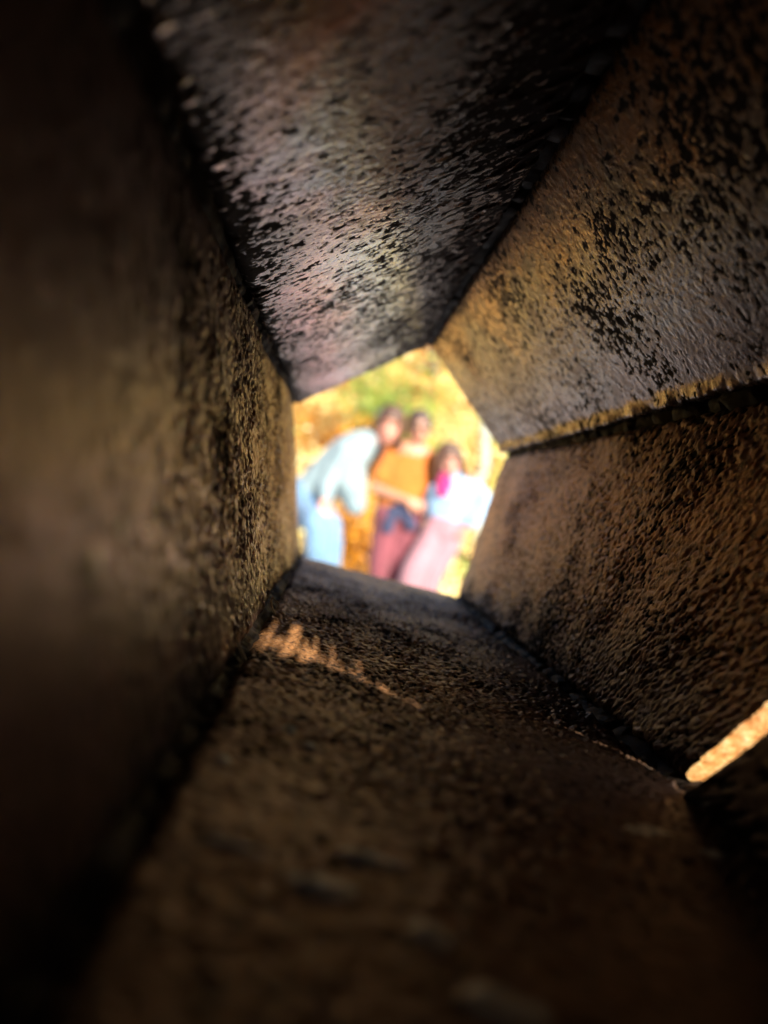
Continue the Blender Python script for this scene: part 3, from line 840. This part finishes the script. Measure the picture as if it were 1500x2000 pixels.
# --- left person: bending over, pale shirt, jeans
def person_bending():
    root = empty('person', (-.5, 5.9, 0), label='person bending in from the left in a pale blue shirt and jeans, hand on thigh', category='person')
    hc = zp(698, 552, 5.88); Rm = rotm(-4, 6, 14)
    hd, tr, M = head(hc, 1.22, Rm)
    y = 5.95
    hip = zp(235, 985, y + .08); mid = zp(390, 800, y + .03); chest = zp(500, 690, y); neck0 = zp(585, 640, y - .02)
    sh = zp(455, 680, y - .16); elb = zp(345, 880, 5.78); wr = zp(322, 990, 5.66)
    sh2 = zp(560, 640, y + .16); e2 = P3(.02, 6.22, 1.33); w2 = P3(.22, 6.20, 1.25)
    k1, k2 = zp(285, 1130, 5.62), zp(360, 1150, 5.80)
    f1, f2 = P3(-.53, 5.85, 0), P3(-.44, 6.02, 0)
    h1, h2 = hip + P3(.0, -.08, -.02), hip + P3(.05, .10, -.02)
    body = hd + [limb([hip, mid, chest, neck0], [(.10, .15), (.10, .14), (.11, .16), (.07, .09)], (.6, 0, -.6))]
    body.append(limb([neck0 + P3(-.03, 0, -.02), hc + P3(-.02, .02, -.06)], [.058, .052]))
    body += [limb([sh, elb], [.05, .04]), limb([elb, wr], [.04, .027]), limb([sh2, e2], [.05, .04]), limb([e2, w2], [.04, .027])]
    body += hand(wr, P3(-.05, -.35, -1), (.1, 1, -.3), 1, .45, 1.05) + hand(w2, (1, .1, -.2), (0, -1, 0), 1, .3)
    for h, k, f in ((h1, k1, f1), (h2, k2, f2)):
        body.append(limb([h, k, f + P3(0, .02, .09)], [.08, .055, .038]))
        body.append(limb([f + P3(0, .05, .045), f + P3(0, -.14, .03)], [(.04, .04), (.042, .024)]))
    fused('body', body, root, M_skinA, .0055, 3)
    shirt = [limb([zp(265, 930, y + .06), zp(385, 800, y + .03), zp(500, 690, y), zp(575, 640, y)], [(.16, .17), (.165, .18), (.15, .19), (.095, .12)], (.6, 0, -.6), 24),
             limb([zp(450, 780, y - .02), zp(478, 905, y - .03), zp(500, 1000, y - .03)], [(.15, .15), (.125, .12), (.085, .09)], (1, 0, 0), 20),
             limb([sh, elb, elb * .35 + wr * .65], [.078, .066, .056]), limb([sh2, e2], [.07, .06]), limb([e2, w2], [.055, .045])]
    fused('shirt', shirt, root, M_pale, .008, 5, fold=.020)
    jeans = [limb([hip + P3(-.01, 0, .05), hip + P3(.02, 0, -.05)], [(.165, .19), (.175, .20)], (1, 0, 0), 24)]
    for h, k, f in ((h1, k1, f1), (h2, k2, f2)):
        jeans.append(limb([h, h * .5 + k * .5, k, k * .5 + f * .5, f + P3(0, .02, .1)], [.125, .115, .095, .082, .07]))
    fused('jeans', jeans, root, M_jeans, .008, 5, fold=.020)
    hair = [ell((0, .014, .052), (.088, .104, .086), M), ell((0, .055, -.03), (.084, .06, .10), M)]
    for s in (-1, 1): hair.append(limb([tr((s * .07, .0, .06)), tr((s * .084, .0, -.02)), tr((s * .078, .02, -.12))], [(.024, .05), (.024, .055), (.022, .04)], M[0][:, 0]))
    fused('hair', hair, root, M_hairA, .006, 2)
    face_bits(root, tr, M, 1.0)
    for f in (f1, f2):
        fused('shoe', [limb([f + P3(0, .06, .05), f + P3(0, -.03, .05), f + P3(0, -.15, .036)], [(.042, .048), (.046, .048), (.046, .034)])], root, M_shoe, .008, 2)
person_bending()

# --- the child: sky blue sweater, pink trousers, magenta scarf
def person_child():
    y = 5.86
    root = empty('person', (.35, y, 0), label='child at right in a sky blue sweater, magenta scarf and pink trousers', category='person')
    hc = zp(1032, 752, y - .02); Rm = rotm(2, 6, -3); sc = 1.08
    hd, tr, M = head(hc, sc, Rm)
    neck0 = zp(1035, 865, y); chest = zp(1055, 950, y); waist = zp(1035, 1040, y); hip = zp(1010, 1110, y)
    shL, shR = zp(958, 925, y), zp(1158, 905, y)
    eR = zp(1232, 985, y - .02); wR = zp(1135, 1125, y - .10)
    eL = zp(925, 1030, y + .06); wL = zp(960, 1120, y + .16)
    f1, f2 = P3(.13, y - .06, 0), P3(.26, y + .02, 0)
    h1, h2 = hip + P3(-.06, 0, -.03), hip + P3(.07, 0, -.03)
    k1, k2 = P3(.21, y - .10, .40), P3(.36, y - .04, .40)
    body = hd + [limb([neck0, chest, waist, hip], [(.10, .07), (.13, .085), (.115, .08), (.13, .09)]),
                 limb([neck0 + P3(0, .01, -.03), hc + P3(0, .015, -.07)], [.05, .046]),
                 limb([shL, eL], [.042, .035]), limb([eL, wL], [.034, .024]), limb([shR, eR], [.042, .035]), limb([eR, wR], [.034, .024])]
    body += hand(wR, wR - eR, (-.8, .3, .1), 1, .35, .85) + hand(wL, wL - eL, (.5, -.5, 0), 1, .35, .85)
    for h, k, f in ((h1, k1, f1), (h2, k2, f2)):
        body.append(limb([h, k, f + P3(0, .02, .08)], [.065, .045, .032]))
        body.append(limb([f + P3(0, .04, .04), f + P3(0, -.12, .028)], [(.035, .036), (.038, .022)]))
    fused('body', body, root, M_skinC, .0055, 3)
    sw = [limb([neck0 + P3(.01, 0, -.02), chest, waist, waist + P3(-.005, 0, -.03)], [(.12, .095), (.175, .12), (.178, .12), (.17, .12)], (1, 0, 0), 24),
          limb([neck0 + P3(.03, 0, -.03), shR], [.06, .068]), limb([neck0 + P3(-.03, 0, -.04), shL], [.06, .064]),
          limb([shR, eR, eR * .2 + wR * .8], [.072, .070, .056]), limb([shL, eL, eL * .2 + wL * .8], [.068, .06, .05])]
    fused('sweater', sw, root, M_sky, .008, 5, fold=.020)
    tr_ = [limb([waist + P3(0, 0, .0), hip + P3(-.01, 0, -.06)], [(.150, .11), (.17, .125)], (1, 0, 0), 24)]
    for h, k, f in ((h1, k1, f1), (h2, k2, f2)):
        tr_.append(limb([h, h * .5 + k * .5, k, f + P3(0, .02, .07)], [.100, .100, .095, .085]))
    fused('trousers', tr_, root, M_pink, .008, 6, fold=.020)
    sf = [limb([neck0 + P3(-.03, -.02, .02), neck0 + P3(-.035, -.03, -.03)], [(.075, .07), (.085, .085)], (1, 0, 0), 18),
          limb([neck0 + P3(-.05, -.085, .0), neck0 + P3(-.06, -.11, -.08), neck0 + P3(-.065, -.115, -.11)], [(.045, .025), (.05, .02), (.035, .018)])]
    fused('scarf', sf, root, M_magenta, .007, 3, fold=.02)
    hair = [ell((0, .012, .054), (.092, .106, .088), M), ell((0, .055, -.05), (.09, .06, .13), M)]
    for s in (-1, 1): hair.append(limb([tr((s * .07, -.01, .065)), tr((s * .088, -.01, -.02)), tr((s * .09, .0, -.11)), tr((s * .085, .02, -.19))], [(.026, .055), (.028, .06), (.028, .05), (.02, .035)], M[0][:, 0]))
    fused('hair', hair, root, M_hairC, .006, 2)
    face_bits(root, tr, M, sc)
    for f in (f1, f2):
        fused('shoe', [limb([f + P3(0, .05, .045), f + P3(0, -.03, .045), f + P3(0, -.13, .032)], [(.038, .042), (.042, .042), (.042, .03)])], root, M_shoe, .008, 2)
person_child()
